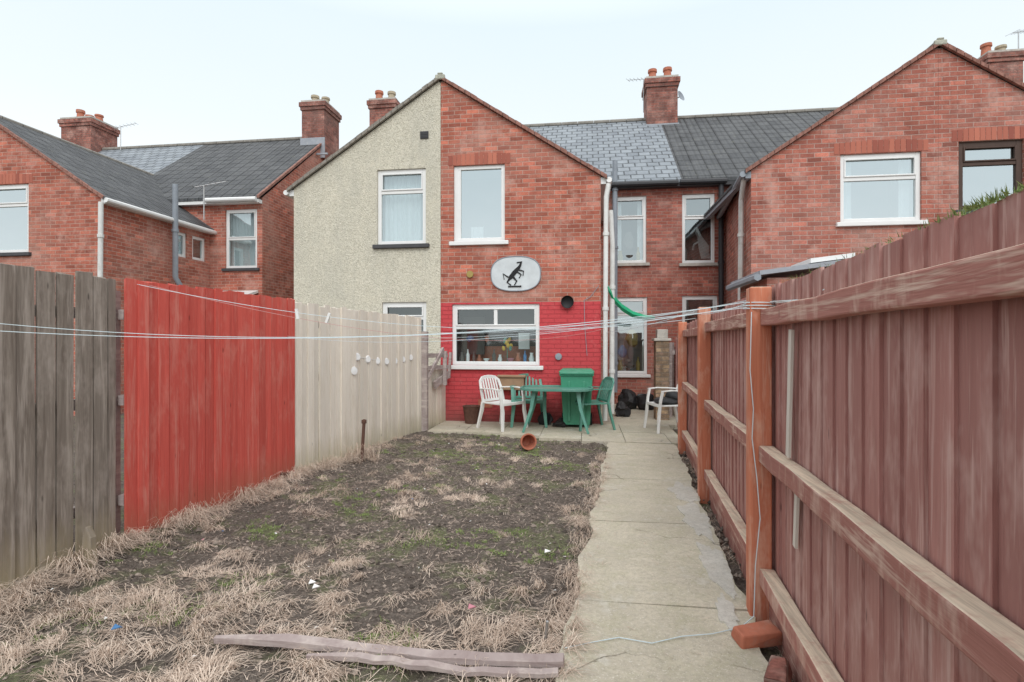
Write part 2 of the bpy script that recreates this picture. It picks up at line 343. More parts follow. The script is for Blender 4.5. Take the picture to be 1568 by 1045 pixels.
def gable_half(par,xa,xe,mat_,holes,roofm,zlow=-.15,yb=13.95,xe_b=None,side=True,gut=UPVC,sideh=(),front=True,verge=None):
    if front:
        if xa<xe: outer=[(xa,zlow),(xe,zlow),(xe,ZE),(xa,ZA)]
        else: outer=[(xe,zlow),(xa,zlow),(xa,ZA),(xe,ZE)]
        wall(par,'rear_wall',outer,holes,PF,mat_)
    xb=xe if xe_b is None else xe_b
    if side:
        if sideh: wall(par,'side_wall',[(YF,-.15),(YB,-.15),(YB,ZE),(YF,ZE)],sideh,PL,mat_)
        else:
            m=MB(); m.add([(xe,YF,-.15),(xb,YB,-.15),(xb,YB,ZE),(xe,YF,ZE)],[(0,1,2,3)]); m.obj('side_wall',mat_,par,fix=False)
    sg=1 if xe>xa else -1; sl=(ZA-ZE)/abs(xe-xa); ov=.11
    r=MB(); y0=YF-.055
    r.slab([(xa,y0,ZA+.012),(xe+sg*ov,y0,ZE-ov*sl+.012),(xe+sg*ov,yb,ZE-ov*sl+.012),(xa,yb,ZA+.012)],(0,0,.05))
    r.obj('wing_roof',roofm,par)
    v=MB(); n=26
    for i in range(n):
        t0=i/n; t1=(i+.93)/n; X=lambda t:xa+(xe+sg*ov-xa)*t; Z=lambda t:ZA+(ZE-ov*sl-ZA)*t
        j=U(-.005,.007)
        v.slab([(X(t0),y0-.014,Z(t0)+.005),(X(t1),y0-.014,Z(t1)+.005),(X(t1),y0-.014,Z(t1)+.068+j),(X(t0),y0-.014,Z(t0)+.068+j)],(0,.05,0))
    v.obj('verge_tiles',verge or VERGE,par)
    t=MB(); n=11
    for i in range(n):
        ya=y0+.04+(yb-y0)*i/n; yc=y0+.04+(yb-y0)*(i+1)/n-.01
        t.sweep([(xa,ya,ZA+.03),(xa,yc,ZA+.03)],.08,.065,n=10)
    t.obj('ridge_tiles',RIDGE,par,smooth=True)
    if sg>0:
        c=MB(); c.box(xa-.09,xa+.09,y0-.02,y0+.038,ZA-.01,ZA+.075); c.box(xa-.05,xa+.05,y0-.018,y0+.036,ZA+.075,ZA+.11); c.obj('ridge_end_cap',CAPM,par,bevel=.02)
    if side:
        g=MB(); ze=ZE-ov*sl+.0
        g.sweep([(xe+sg*(ov+.03),y0+.02,ze),(xb+sg*(ov+.03),YB,ze-.02)],.05,n=8)
        g.box(min(xe,xe+sg*.09),max(xe,xe+sg*.09),YF+.001,YB-.01,ze-.06,ze+.05)
        g.obj('gutter',gut,par,smooth=True)
def main_section(par,x0,x1,holes,bm,roofm,wallspan=None,gut=UPVC,end0=False,end1=False):
    ws=wallspan or (x0,x1)
    wall(par,'main_rear_wall',[(ws[0],-.15),(ws[1],-.15),(ws[1],5.02),(ws[0],5.02)],holes,PB,bm)
    r=MB()
    r.slab([(x0,12.32,4.94),(x1,12.32,4.94),(x1,16,7.74),(x0,16,7.74)],(0,0,.08))
    r.slab([(x0,16,7.74),(x1,16,7.74),(x1,19.68,4.94),(x0,19.68,4.94)],(0,0,.08))
    r.obj('main_roof',roofm,par)
    t=MB(); n=max(1,int((x1-x0)/.45))
    for i in range(n):
        t.sweep([(x0+(x1-x0)*i/n,16,7.8),(x0+(x1-x0)*(i+1)/n-.012,16,7.8)],.11,.075,n=10)
    t.obj('main_ridge_tiles',RIDGE,par,smooth=True)
    g=MB(); g.sweep([(ws[0]+.02,12.27,4.94),(ws[1]-.02,12.27,4.93)],.055,n=8); g.box(x0,x1,12.33,12.495,4.86,4.95)
    g.obj('main_gutter',gut,par,smooth=True)
    m=MB(); m.add([(x0,19.5,-.15),(x1,19.5,-.15),(x1,19.5,5.02),(x0,19.5,5.02)],[(0,1,2,3)])
    for f,x in ((end0,x0),(end1,x1)):
        if f: m.add([(x,12.5,-.15),(x,19.5,-.15),(x,19.5,5.02),(x,16,7.72),(x,12.5,5.02)],[(0,1,2,3,4)])
    for a,b in ((x0,ws[0]),(ws[1],x1)):
        if b-a>.05: m.add([(a,12.5,3.9),(b,12.5,3.9),(b,12.5,5.02),(a,12.5,5.02)],[(0,1,2,3)])
    m.obj('outer_walls',bm,par,fix=False)
def chimney(par,x0,x1,y0,y1,zt,pots,base=6.9):
    m=MB(); m.box(x0,x1,y0,y1,base,zt-.3); m.box(x0-.035,x1+.035,y0-.035,y1+.035,zt-.3,zt-.2); m.box(x0-.065,x1+.065,y0-.065,y1+.065,zt-.2,zt-.07); m.box(x0-.02,x1+.02,y0-.02,y1+.02,zt-.07,zt,1)
    m.obj('chimney_stack',[BRICKC,STONE],par)
    l=MB(); l.box(x0-.03,x1+.03,y0-.04,y0-.001,base,base+.62); l.box(x0-.25,x1+.25,y0-.3,y0-.25,base,base+.05); l.obj('chimney_flashing',LEAD,par)
    p=MB()
    for i,(px,py,h,k) in enumerate(pots):
        p.lathe([(.13,0),(.12,h*.1),(.1,h*.75),(.13,h*.8),(.125,h),(.08,h),(.08,h*.5)],(px,py,zt-.01),n=14,mi=k)
    p.obj('chimney_pots',[TERRA,POTBUFF],par,smooth=True)
def aerial(par,x,y,z0,z1,ang=0,n=7,L=.7):
    m=MB(); m.sweep([(x,y,z0),(x,y,z1)],.014,n=6); dx,dy=math.cos(ang),math.sin(ang)
    m.sweep([(x-dx*L*.3,y-dy*L*.3,z1-.05),(x+dx*L*.7,y+dy*L*.7,z1+.12)],.009,n=4)
    for i in range(n):
        t=-.3+i/(n-1); cx,cy,cz=x+dx*L*t,y+dy*L*t,z1-.05+.17*(t+.3); w=.12+.05*(i==0)
        m.sweep([(cx-dy*w,cy+dx*w,cz),(cx+dy*w,cy-dx*w,cz)],.005,n=4)
    m.obj('tv_aerial',METAL,par)
def pipe(par,name,pts,r,m,clips=True):
    k=MB(); k.sweep(pts,r,n=10)
    if clips:
        for a,b in zip(pts[:-1],pts[1:]):
            a=Vector(a);b=Vector(b);L=(b-a).length
            for i in range(int(L/1.1)):
                q=a+(b-a)*((i+.5)/max(1,int(L/1.1))); dv=(b-a).normalized()*.03
                k.sweep([q-dv,q+dv],r*1.3,n=10)
    k.obj(name,m,par,smooth=True)

# --- centre brick house
H=empty('brick_house',(-1.2,9.4,0))
bw=(-2.35,-1.43,3.21,4.56); gw=(-2.38,-.82,1.02,2.10)
wall(H,'upper_brick_wall',[(-2.584,2.13),(.232,2.13),(.232,ZE),(-2.584,ZA)],[bw],PF,BRICK)
wall(H,'red_painted_wall',[(-2.584,-.15),(.232,-.15),(.232,2.13),(-2.584,2.13)],[gw],PF,REDP)
gable_half(H,-2.584,.232,BRICK,[],TILE,front=False,verge=VERGEB)
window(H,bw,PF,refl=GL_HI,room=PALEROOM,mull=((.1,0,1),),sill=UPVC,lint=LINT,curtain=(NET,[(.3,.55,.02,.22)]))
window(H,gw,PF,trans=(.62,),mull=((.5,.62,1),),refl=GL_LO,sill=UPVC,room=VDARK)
om=MB()
for i,(x,k,s,mi) in enumerate([(-2.25,'vase',.9,0),(-2.14,'bottle',1.0,1),(-2.03,'bottle',.8,0),(-1.93,'vase',.7,2),(-1.8,'bowl',.7,1),(-1.66,'bottle',1.0,0),(-1.55,'vase',.7,1),(-1.36,'bowl',.8,5),(-1.22,'vase',.9,2),(-1.1,'bottle',.9,4),(-.98,'vase',.9,1)]): lathep(om,k,(x,9.62,1.08),s,mi)
om.box(-2.36,-.84,9.53,9.75,1.05,1.079,1)
for i in range(9): om.ball((-1.42+U(-.09,.09),9.63+U(-.03,.03),1.42+U(-.11,.11)),.03,.03,.04,random.choice((3,3,6)),j=.02)
om.sweep([(-1.42,9.63,1.08),(-1.42,9.63,1.4)],.008,mi=6)
om.ball((-1.8,9.68,1.5),.04,.04,.07,2,j=.03)
om.ball((-2.15,9.8,1.5),.07,.05,.05,4,j=.03); om.box(-1.25,-1.05,9.9,9.95,1.3,1.6,1); om.box(-2.3,-1.9,9.95,10.0,1.2,1.9,0); om.box(-2.3,-.9,10.1,10.3,1.0,1.35,2)
om.obj('window_ornaments',[DARKROOM,UPVC,TERRA,YEL,BLU,PNK,GPLAST],H,smooth=True)
w1=(.6,1.32,3.21,4.72); d1=(.57,1.34,.70,2.44)
main_section(H,-2.584,2.05,[w1,d1],BRICK2,SLATE,wallspan=(.232,2.0),gut=BLACKPIPE)
window(H,w1,PB,trans=(.68,),refl=GL_MD,sill=STONE,curtain=(NET,[(.0,.25,0,1),(.75,1,0,1)]))
window(H,d1,PB,trans=(.78,),refl=GL_MD,sill=UPVC,room=PALEROOM)
om=MB()
for x,k,s,mi in [(.75,'vase',1.3,0),(.95,'bowl',1.5,1),(1.15,'bottle',1.4,0)]:
    lathep(om,k,(x,12.66,3.28),s,mi); lathep(om,k,(x,12.66,.78),s,mi)
om.ball((.95,12.66,3.75),.12,.06,.22,1,j=.05); om.ball((1.02,12.7,1.5),.14,.05,.2,0,j=.05); om.ball((.8,12.7,1.2),.1,.05,.15,2,j=.04)
om.obj('window_ornaments_back',[OCH,DARKROOM,BLU],H,smooth=True)
chimney(H,1.66,2.5,15.6,16.4,8.87,[(1.86,16,.38,0),(2.28,16,.4,0)])
aerial(H,1.6,15.9,8.0,8.95,2.6)
k=MB(); k.lathe([(.001,0),(.1,.012),(.15,.04)],(2.58,15.7,8.3),axis=(.7,-.6,.3)); k.sweep([(2.5,15.8,8.3),(2.58,15.7,8.3)],.015); k.obj('satellite_dish',GREYPIPE,H,smooth=True)
pipe(H,'white_downpipe',[(.36,9.36,4.12),(.32,9.33,3.9),(.3,9.33,.1)],.042,UPVC_OLD)
pipe(H,'white_side_pipe',[(.40,9.5,3.7),(.43,9.5,3.1),(.42,9.5,.2)],.045,UPVC_OLD)
pipe(H,'grey_soil_pipe',[(.62,12.38,5.5),(.62,12.38,.3)],.058,GREYPIPE)
k=MB(); k.lathe([(.001,-.02),(.07,-.02),(.105,.0),(.11,.05)],(-.335,9.37,2.12),axis=(0,-1,0)); k.obj('round_vent',BLACKP,H,smooth=True)
k=MB(); k.lathe([(.06,0),(.06,.03),(.001,.035)],(-2.05,9.4,2.63),axis=(0,-1,0)); k.obj('alarm_bell',OCH,H,smooth=True)
k=MB(); k.lathe([(.06,0),(.055,.04),(.001,.045)],(-.49,9.4,1.18),axis=(0,-1,0)); k.obj('outside_lamp',GREYPIPE,H,smooth=True)
k=MB(); k.box(-1.52,-1.08,9.28,9.399,.6,.82); k.box(-1.55,-1.05,9.25,9.399,.82,.86); k.obj('meter_box',CREAMBOX,H,bevel=.01)
k=MB(); k.sweep([(-.05,9.38,2.15),(-.04,9.38,1.7),(.0,9.38,1.2)],.005); k.sweep([(.2,9.38,2.4),(.05,9.38,2.2),(-.05,9.38,2.15)],.005); k.obj('cable',GREYPIPE,H)
k=MB(); k.box(-1.9,-1.65,9.385,9.398,.28,.42); k.obj('air_brick',TERRA,H)
# --- rendered house
H2=empty('pebbledashed_house',(-4,9.4,0))
rwu=(-3.77,-2.86,3.19,4.55); rgw=(-3.68,-2.85,1.0,2.15)
gable_half(H2,-2.588,-5.386,RENDER,[rwu,rgw],TILE,gut=UPVC)
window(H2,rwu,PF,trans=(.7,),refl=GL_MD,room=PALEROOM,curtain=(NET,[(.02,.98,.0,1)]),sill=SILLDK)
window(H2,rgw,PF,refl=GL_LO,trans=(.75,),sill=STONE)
k=MB(); k.box(-2.96,-2.81,9.38,9.398,5.07,5.2)
for i in range(4): k.box(-2.95,-2.82,9.372,9.3795,5.085+i*.028,5.098+i*.028)
k.obj('wall_vent',SILLDK,H2)
main_section(H2,-6.5,-2.59,[],RENDER,TILE,wallspan=(-6.5,-5.386),end0=True)
chimney(H2,-6.5,-5.7,15.6,16.4,8.75,[(-6.35,16,.4,0),(-5.95,16,.35,1)])
# --- right houses
H3=empty('brick_house',(4,9.4,0))
rg1=(4.05,5.25,3.36,4.46)
gable_half(H3,5.49,2.68,BRICKR,[rg1],TILE,xe_b=3.02,gut=GREYPIPE,verge=VERGEB)
window(H3,rg1,PF,trans=(.64,),refl=GL_HI,room=PALEROOM,sill=UPVC,lint=LINT,curtain=(NET,[(0,.2,0,1),(.8,1,0,1)]))
w2=(2.1,2.8,3.18,4.72); d2=(2.1,2.86,.71,2.46)
main_section(H3,2.05,5.49,[w2,d2],BRICK2,TILE,wallspan=(2.0,3.02),gut=BLACKPIPE)
window(H3,w2,PB,trans=(.66,),refl=GL_MD,sill=STONE)
window(H3,d2,PB,trans=(.78,),refl=GL_MD,sill=STONE)
om=MB()
om.sweep([(2.62,12.66,3.3),(2.6,12.66,3.55),(2.5,12.66,3.8),(2.42,12.66,4.0)],[.09,.13,.1,.05],.05); om.sweep([(2.42,12.66,3.98),(2.32,12.66,3.86)],[.05,.025],.03); om.sweep([(2.52,12.66,3.7),(2.38,12.66,3.62),(2.36,12.66,3.5)],.025); om.sweep([(2.66,12.66,3.5),(2.72,12.66,3.3)],.03)
om.obj('horse_ornament',PALEROOM,H3,smooth=True)
pipe(H3,'white_downpipe',[(2.6,9.5,4.2),(2.66,9.9,3.9),(2.68,10.1,.3)],.045,UPVC_OLD)
pipe(H3,'black_downpipe',[(2.9,12.36,4.9),(2.9,12.36,.3)],.055,BLACKPIPE)
H4=empty('brick_house',(7,9.4,0))
rg2=(5.78,6.7,3.50,4.58)
gable_half(H4,5.492,8.3,BRICKR,[rg2],TILE,verge=VERGEB)
window(H4,rg2,PF,fm=BROWNF,trans=(.68,),refl=GL_HI,sill=SILLDK,lint=LINT,fw=.085)
main_section(H4,5.49,22,[],BRICK2,TILE,wallspan=(8.3,22),gut=BLACKPIPE)
chimney(H4,10.3,11.1,15.6,16.4,8.96,[(10.5,16,.38,0),(10.85,16,.3,1)])
aerial(H4,11.2,15.9,8.2,9.55,.4)
# --- left houses
H5=empty('brick_house',(-10.8,9.4,0))
lgw=(-12.1,-11.05,3.22,4.6)
sh=[(11.25,11.7,3.42,4.0),(11.88,12.34,3.42,4.0)]
gable_half(H5,-12.22,-9.42,BRICK,[lgw],TILE,sideh=sh,verge=VERGEB)
window(H5,lgw,PF,trans=(.7,),refl=GL_HI,sill=SILLDK,lint=LINT,room=PALEROOM)
for q in sh: window(H5,q,PL,refl=GL_MD,sill=None,room=DARKROOM)
lw=(-9.0,-8.14,3.27,4.75)
main_section(H5,-12.22,-8.0,[lw],BRICK,TILE,wallspan=(-9.42,-8.0),end1=True)
window(H5,lw,PB,trans=(.5,),refl=GL_MD,curtain=(NET,[(.02,.98,0,1)]),sill=SILLDK,room=PALEROOM)
k=MB(); k.slab([(-8.02,12.3,4.96),(-7.96,12.3,4.96),(-7.96,16,7.78),(-8.02,16,7.78)],(0,0,.07)); k.obj('roof_verge',VERGEB,H5)
chimney(H5,-8.62,-7.9,15.5,16.5,8.78,[(-8.45,16,.36,1),(-8.1,16,.28,1)],base=7.0)
pipe(H5,'white_downpipe',[(-9.36,9.34,4.15),(-9.40,9.34,.2)],.045,UPVC_OLD)
pipe(H5,'grey_soil_pipe',[(-9.25,11.13,5.0),(-9.25,11.13,2.9),(-9.2,11.4,2.5),(-9.25,11.5,.3)],.06,GREYPIPE)
aerial(H5,-8.9,11.6,4.3,5.1,.3)
k=MB(); k.slab([(-9.4,12.0,2.5),(-8.1,12.0,2.5),(-8.1,12.49,2.65),(-9.4,12.49,2.65)],(0,0,.06)); k.obj('small_canopy',UPVC,H5)
H6=empty('brick_house',(-14,9.4,0))
gable_half(H6,-12.222,-15.0,BRICK,[(-14.2,-13.2,3.22,4.6)],TILE,verge=VERGEB)
window(H6,(-14.2,-13.2,3.22,4.6),PF,trans=(.7,),sill=SILLDK)
main_section(H6,-26,-12.22,[],BRICK,SLATE,wallspan=(-26,-15))
chimney(H6,-17.0,-15.9,15.5,16.5,8.73,[(-16.8,16,.45,0),(-16.45,16,.25,0),(-16.1,16,.25,0)],base=7.0)
aerial(H6,-15.2,15.9,7.7,8.5,.2)

# ---------------------------------------------------------------- plaque
PQ=empty('horse_wall_plaque',(-1.235,9.38,2.62))
k=MB(); n=40; cx,cz=-1.235,2.625
sp=lambda v,e: math.copysign(abs(v)**e,v)
ov=[(cx+.435*sp(math.cos(2*math.pi*i/n),.78),9.375,cz+.3*sp(math.sin(2*math.pi*i/n),.78)) for i in range(n)]
k.slab(ov,(0,.024,0)); k.obj('backing',PLAQUE,PQ,bevel=.006)
k=MB()
for pts,w in [([(-.1,-.08),(-.02,.02),(.07,.12)],[.04,.045,.028]),([(.07,.12),(.1,.2),(.02,.19)],[.028,.024,.012]),([(-.1,-.08),(-.15,-.15),(-.08,-.2)],[.028,.014,.011]),([(-.05,-.05),(.02,-.13),(-.02,-.2)],[.024,.014,.011]),([(.03,.07),(.14,.04),(.13,-.04)],[.018,.012,.009]),([(0,.05),(.1,-.02),(.06,-.08)],[.018,.012,.009]),([(-.13,-.06),(-.22,.0),(-.2,-.1)],[.014,.014,.006])]:
    k.sweep([(cx+a,9.366,cz+b) for a,b in pts],w,[.005]*len(pts),up=(0,1,0))
k.box(cx-.13,cx+.1,9.36,9.374,cz-.235,cz-.21)
k.obj('horse_silhouette',BLACKP,PQ)
k=MB(); k.sweep([ov[i] for i in list(range(n))+[0]],.01,n=5); k.obj('rim',GREYPIPE,PQ)

# ---------------------------------------------------------------- ground, path, patio
def fx(y):
    P=[(-1,-3.75),(1.5,-3.42),(3.37,-3.25),(5.33,-3.09),(9.35,-2.5),(9.4,-2.5)]
    for (a,b),(c,d) in zip(P[:-1],P[1:]):
        if y<=c: return b+(d-b)*(y-a)/(c-a)
    return -2.5
pl=lambda y:-.31+.078*y
pr=lambda y:.60+.08*y
def ghz(x,y):
    if not(-8<x<4 and -2<y<9.6): return -.03
    h=noise.noise(Vector((x*1.3,y*1.3,0)))*.025+noise.noise(Vector((x*6,y*6,3)))*.026+noise.noise(Vector((x*17,y*17,5)))*.02
    d=pl(y)-x
    f=min(1,max(0,d/.2)); h=h*max(f,.25)-(.0 if d>0.05 else .03)
    e=x-fx(y)
    if 0<e<.5: h+=.05*(1-e/.5)
    if y>8.3: h=min(h,0.0)
    return h
xs=[-400,-100,-40,-20,-12,-8,-6]+[-5+i*.035 for i in range(183)]+[1.5,2,3,5,8,20,60,150,400]
ys=[-300,-50,-10,-4,-1]+[i*.035 for i in range(274)]+[9.7,10.5,12,15,20,40,100,300,600]
g=MB(); vs=[(x,y,ghz(x,y)) for y in ys for x in xs]; nx=len(xs)
g.add(vs,[(j*nx+i,j*nx+i+1,(j+1)*nx+i+1,(j+1)*nx+i) for j in range(len(ys)-1) for i in range(nx-1)])
g.obj('ground',SOIL,smooth=True,fix=False)
p=MB(); bays=[-1,.6,1.75,3.0,4.35,5.7,6.9,7.72]
def wavy(fn,y0,y1,n,amp):
    o=[]
    for i in range(n+1):
        y=y0+(y1-y0)*i/n
        o.append((fn(y)+amp*noise.noise(Vector((y*2.1,fn(0)*9,1)))+amp*.5*noise.noise(Vector((y*8,fn(0)*9,4))),y))
    return o
for i in range(len(bays)-1):
    a,b=bays[i]+.006,bays[i+1]-.006
    L=wavy(pl,a,b,22,.05); Rr=wavy(pr,a,b,22,.05)
    tilt=U(-.004,.004)
    p.slab([(x,y,.03+tilt) for x,y in L]+[(x,y,.03-tilt) for x,y in reversed(Rr)],(0,0,-.12))
p.obj('garden_path',CONC)
p=MB()
for y0,y1 in [(7.73,8.55),(8.56,9.38)]:
    x=-2.5
    while x<1.3:
        w=U(.58,.64); x1=min(x+w,1.36)
        front=8.62-(x+2.75)*.36
        if not(y1<front):
            yy=max(y0,min(front,y1-.3)) if y0<front else y0
            p.slab([(x,yy+U(0,.02),.032+U(0,.006)),(x1-.008,yy+U(0,.02),.032+U(0,.006)),(x1-.008,y1,.034),(x,y1,.034)],(0,0,-.1))
        x=x1
for y in range(4): p.slab([(.24,9.39+.77*y,.032),(1.5+.1*y,9.39+.77*y,.033),(1.6+.1*y,10.15+.77*y,.033),(.24,10.15+.77*y,.032)],(0,0,-.1))
p.obj('patio',CONC)
p=MB()
for (x,y,rx,ry) in [(.80,3.55,.08,.4),(.86,4.5,.1,.4),(.9,5.25,.12,.3),(.72,2.95,.05,.18)]:
    q=[]
    for i in range(40):
        a=2*math.pi*i/40; s=1+.5*noise.noise(Vector((x*5+math.cos(a)*2,y+math.sin(a)*2,0)))+.25*noise.noise(Vector((math.cos(a)*6,y+math.sin(a)*6,0)))
        q.append((min(x+rx*s*math.cos(a),pr(y+ry*s*math.sin(a))+.03),y+ry*s*math.sin(a),.0385))
    p.slab(q,(0,0,-.03))
p.obj('concrete_patch',CONC2)

def blades(name,m,clumps):
    mb=MB(); V=mb.v;F=mb.f;A=mb.r;MI=mb.m
    for (cx,cy,rad,nb,ln,th,spread,hh,wd) in clumps:
        cr=R()
        for _ in range(nb):
            a=th+random.gauss(0,spread); r=rad*math.sqrt(R()); b=U(0,6.283)
            x=cx+r*math.cos(b); y=cy+r*math.sin(b)
            L=ln*U(.4,1.3); h=hh*U(.2,1.3); dx,dy=math.cos(a),math.sin(a); w=wd*U(.6,1.2)*.5
            z=max(ghz(x,y),.032 if (pl(y)<x<pr(y)) else -1)+.002
            bend=U(-.35,.35); o=len(V)
            px,py=-dy*w,dx*w
            for t,zz in ((0,0),(.5,h),(1,h*U(.1,1.0))):
                bx=x+dx*L*t-dy*bend*L*t*t; by=y+dy*L*t+dx*bend*L*t*t
                k=1-.6*t
                V.append(Vector((bx+px*k,by+py*k,z+zz))); V.append(Vector((bx-px*k,by-py*k,z+zz)))
                q=min(1,max(0,.4*cr+.6*R())); A.extend((q,q))
            F.append([o,o+1,o+3,o+2]); F.append([o+2,o+3,o+5,o+4]); MI.extend((0,0))
    return mb.obj(name,m,fix=False)
cl=[]
def dens(x,y): return noise.noise(Vector((x*.9+3,y*.9,7)))*.5+.8*noise.noise(Vector((x*3.6,y*3.6,2)))
c=0
while c<1050:
    y=1.6+6.2*R()**1.25; x=U(fx(y)+.05,pl(y)+.02)
    dn=dens(x,y)+.0+(.3 if y<2.6 else 0)+(.3 if x-fx(y)<.35 else 0)-(.12 if y>6.3 else 0)+(.12 if x<-1.6 and y<4 else 0)
    c+=.12
    if R()<dn*1.7:
        c+=1; th=noise.noise(Vector((x*1.2,y*1.2,20)))*7+U(-.8,.8)
        cl.append((x,y,U(.02,.08),int(U(18,60)),U(.05,.14),th,.8,U(.012,.045),.0034))
for i in range(110):
    y=1.8+5*R(); cl.append((fx(y)+U(.03,.15),y,.07,45,U(.12,.24),U(-1.2,1.0),.6,U(.04,.1),.0035))
for i in range(60):
    y=1.9+5*R(); cl.append((pl(y)-U(.0,.09),y,.06,36,U(.06,.14),U(-1.5,1.0),.8,U(.02,.06),.003))
for i in range(40):
    y=1.5+6*R(); cl.append((pr(y)+U(.02,.12),y,.05,18,U(.05,.12),U(0,6.3),1.5,U(.02,.05),.003))
for (x,y) in [(-2.75,6.25),(-2.6,6.3)]: cl.append((x,y,.1,90,.2,1,2,.16,.004))
blades('dry_grass',STRAW,cl)
cl=[(U(-3.3,0),1.7+5.8*R(),.3,14,U(.03,.09),U(0,6.3),3,.008,.003) for _ in range(800)]
cl=[q for q in cl if fx(q[1])+.2<q[0]<pl(q[1])-.1]
cl+=[(U(-.1,.8),1.6+6*R(),.15,2,.05,U(0,6.3),3,.004,.003) for _ in range(60)]
blades('loose_straw',STRAW,cl)
cl=[]
while len(cl)<420:
    y=2.2+6.2*R(); x=U(fx(y)+.1,pl(y)-.05)
    f=noise.noise(Vector((x*1.7,y*1.7,40)))+.4*math.exp(-((x+.55)**2+(y-4.1)**2)/.25)+.4*math.exp(-((x+1.4)**2+(y-6.6)**2)/.6)
    if f>.25: cl.append((x,y,U(.02,.07),int(U(15,45)),U(.015,.04),U(0,6.3),3,U(.008,.022),.003))
blades('green_weeds',GREEN,cl)
mb=MB()
for i in range(9000):
    y=1.6+6.8*R()**1.2; x=U(fx(y)+.03,pl(y)+.03); s=U(.004,.016)*(1 if R()<.93 else 2.0); z=ghz(x,y)
    vs=[(x+s*U(.7,1.3)*a,y+s*U(.7,1.3)*b,z+s*.7*cc+s*.1) for a,b,cc in ((1,0,0),(-1,0,0),(0,1,0),(0,-1,0),(0,0,1),(0,0,-1))]
    mb.add(vs,[(0,2,4),(2,1,4),(1,3,4),(3,0,4),(2,0,5),(1,2,5),(3,1,5),(0,3,5)])
mb.obj('soil_clods',CLOD,fix=False)
mb=MB()
for i in range(70):
    y=1.9+5.6*R(); x=U(fx(y)+.2,pl(y)-.05); s=U(.005,.014); z=ghz(x,y)+.02; a=U(0,3.14)
    q=[(x+s*U(.5,1.2)*math.cos(a+t*1.57),y+s*U(.5,1.2)*math.sin(a+t*1.57),z+U(-.004,.008)) for t in range(4)]
    mb.slab(q,(0,0,.002),mi=random.choice([0]*10+[1,2]))
for (x,y,m_) in [(-.28,3.6,0),(-1.6,2.95,0),(-1.55,2.9,0),(-.62,2.79,2),(-2.3,2.35,1)]: mb.slab([(x,y,.04),(x+.04,y+.01,.05),(x+.035,y+.03,.04),(x,y+.025,.055)],(0,0,.004),mi=m_)
mb.obj('litter',[WPLAST,BLU,PNK])

# ---------------------------------------------------------------- left fences
def fence_boards(name,p0,p1,m,bw,z0,z1,gap=.006,jit=.02,rails=(.3,1.0,1.6),slope=0,off=0):
    e=empty(name,((p0[0]+p1[0])/2,(p0[1]+p1[1])/2,0))
    a=Vector((p0[0],p0[1],0)); b=Vector((p1[0],p1[1],0)); d=(b-a); L=d.length; d.normalize(); nrm=Vector((d.y,-d.x,0))
    M=Matrix(((d.x,nrm.x,0,a.x),(d.y,nrm.y,0,a.y),(0,0,1,0),(0,0,0,1)))
    k=MB(); k.M=M; x=0
    while x<L-.02:
        w=min(bw*U(.9,1.08),L-x); zt=z1+(slope*x/L)+U(-jit,jit); zb=z0+U(-.01,.06); y=off+random.choice((0,.011))+U(0,.004); tw=U(-.006,.006); ln=U(-.006,.006)
        vs=[(x+dx*(w-gap)+(ln if zz else 0),y+dy*.018+dx*tw,zb if zz==0 else zt+(U(-.008,.008))) for dx in (0,1) for dy in (0,1) for zz in (0,1)]
        k.add(vs,MB.BF); x+=w
    k.obj('boards',m,e)
    k=MB(); k.M=M
    for z in rails: k.box(0,L,-.05+off,-.003+off,z,z+.07)
    x=0
    while x<=L+.1: k.box(x-.04,x+.04,-.13,-.052,-.2,z1-.08); x+=1.83
    k.obj('rails_and_posts',W_OLD,e)
    return e,M
fence_boards('dark_timber_fence',(-3.68,-1.0),(-3.255,3.36),W_DARK,.115,.0,1.88,gap=.012,jit=.03)
fence_boards('red_timber_fence',(-3.225,3.38),(-3.075,5.32),W_RED,.095,-.02,1.885,gap=.004,jit=.006,off=.02)
fence_boards('pale_timber_fence',(-3.07,5.34),(-2.62,8.3),W_PALE,.105,-.02,1.86,gap=.004,jit=.014,slope=-.05)
e,_=fence_boards('low_timber_fence',(-2.61,8.33),(-2.5,9.36),W_PALE,.1,-.02,1.05,jit=.03,rails=(.3,.8),slope=-.1)
k=MB()
k.sweep([(-2.55,8.33,.0),(-2.55,8.33,1.6)],.045,sq=True)
for z in (1.02,1.22): k.sweep([(-2.54,8.3,z),(-2.42,9.2,z-.02)],.02,.035,sq=True)
k.sweep([(-2.52,8.36,.85),(-2.42,8.95,1.32)],.018,.03,sq=True); k.sweep([(-2.5,8.7,.72),(-2.42,9.25,.86)],.02,.06,sq=True)
k.sweep([(-2.4,9.0,.7),(-2.4,9.0,1.28)],.03,sq=True); k.sweep([(-2.4,9.26,.8),(-2.38,9.3,1.25)],.02,.03,sq=True)
k.obj('gate_remains',W_OLD,e)
k=MB(); k.sweep([(-3.13,3.04,-.02),(-3.14,3.05,.2),(-3.15,3.05,.27)],[.035,.03,.008],[.03,.025,.02],sq=True); k.obj('rotten_post_stump',W_DARK,None,bevel=.01)

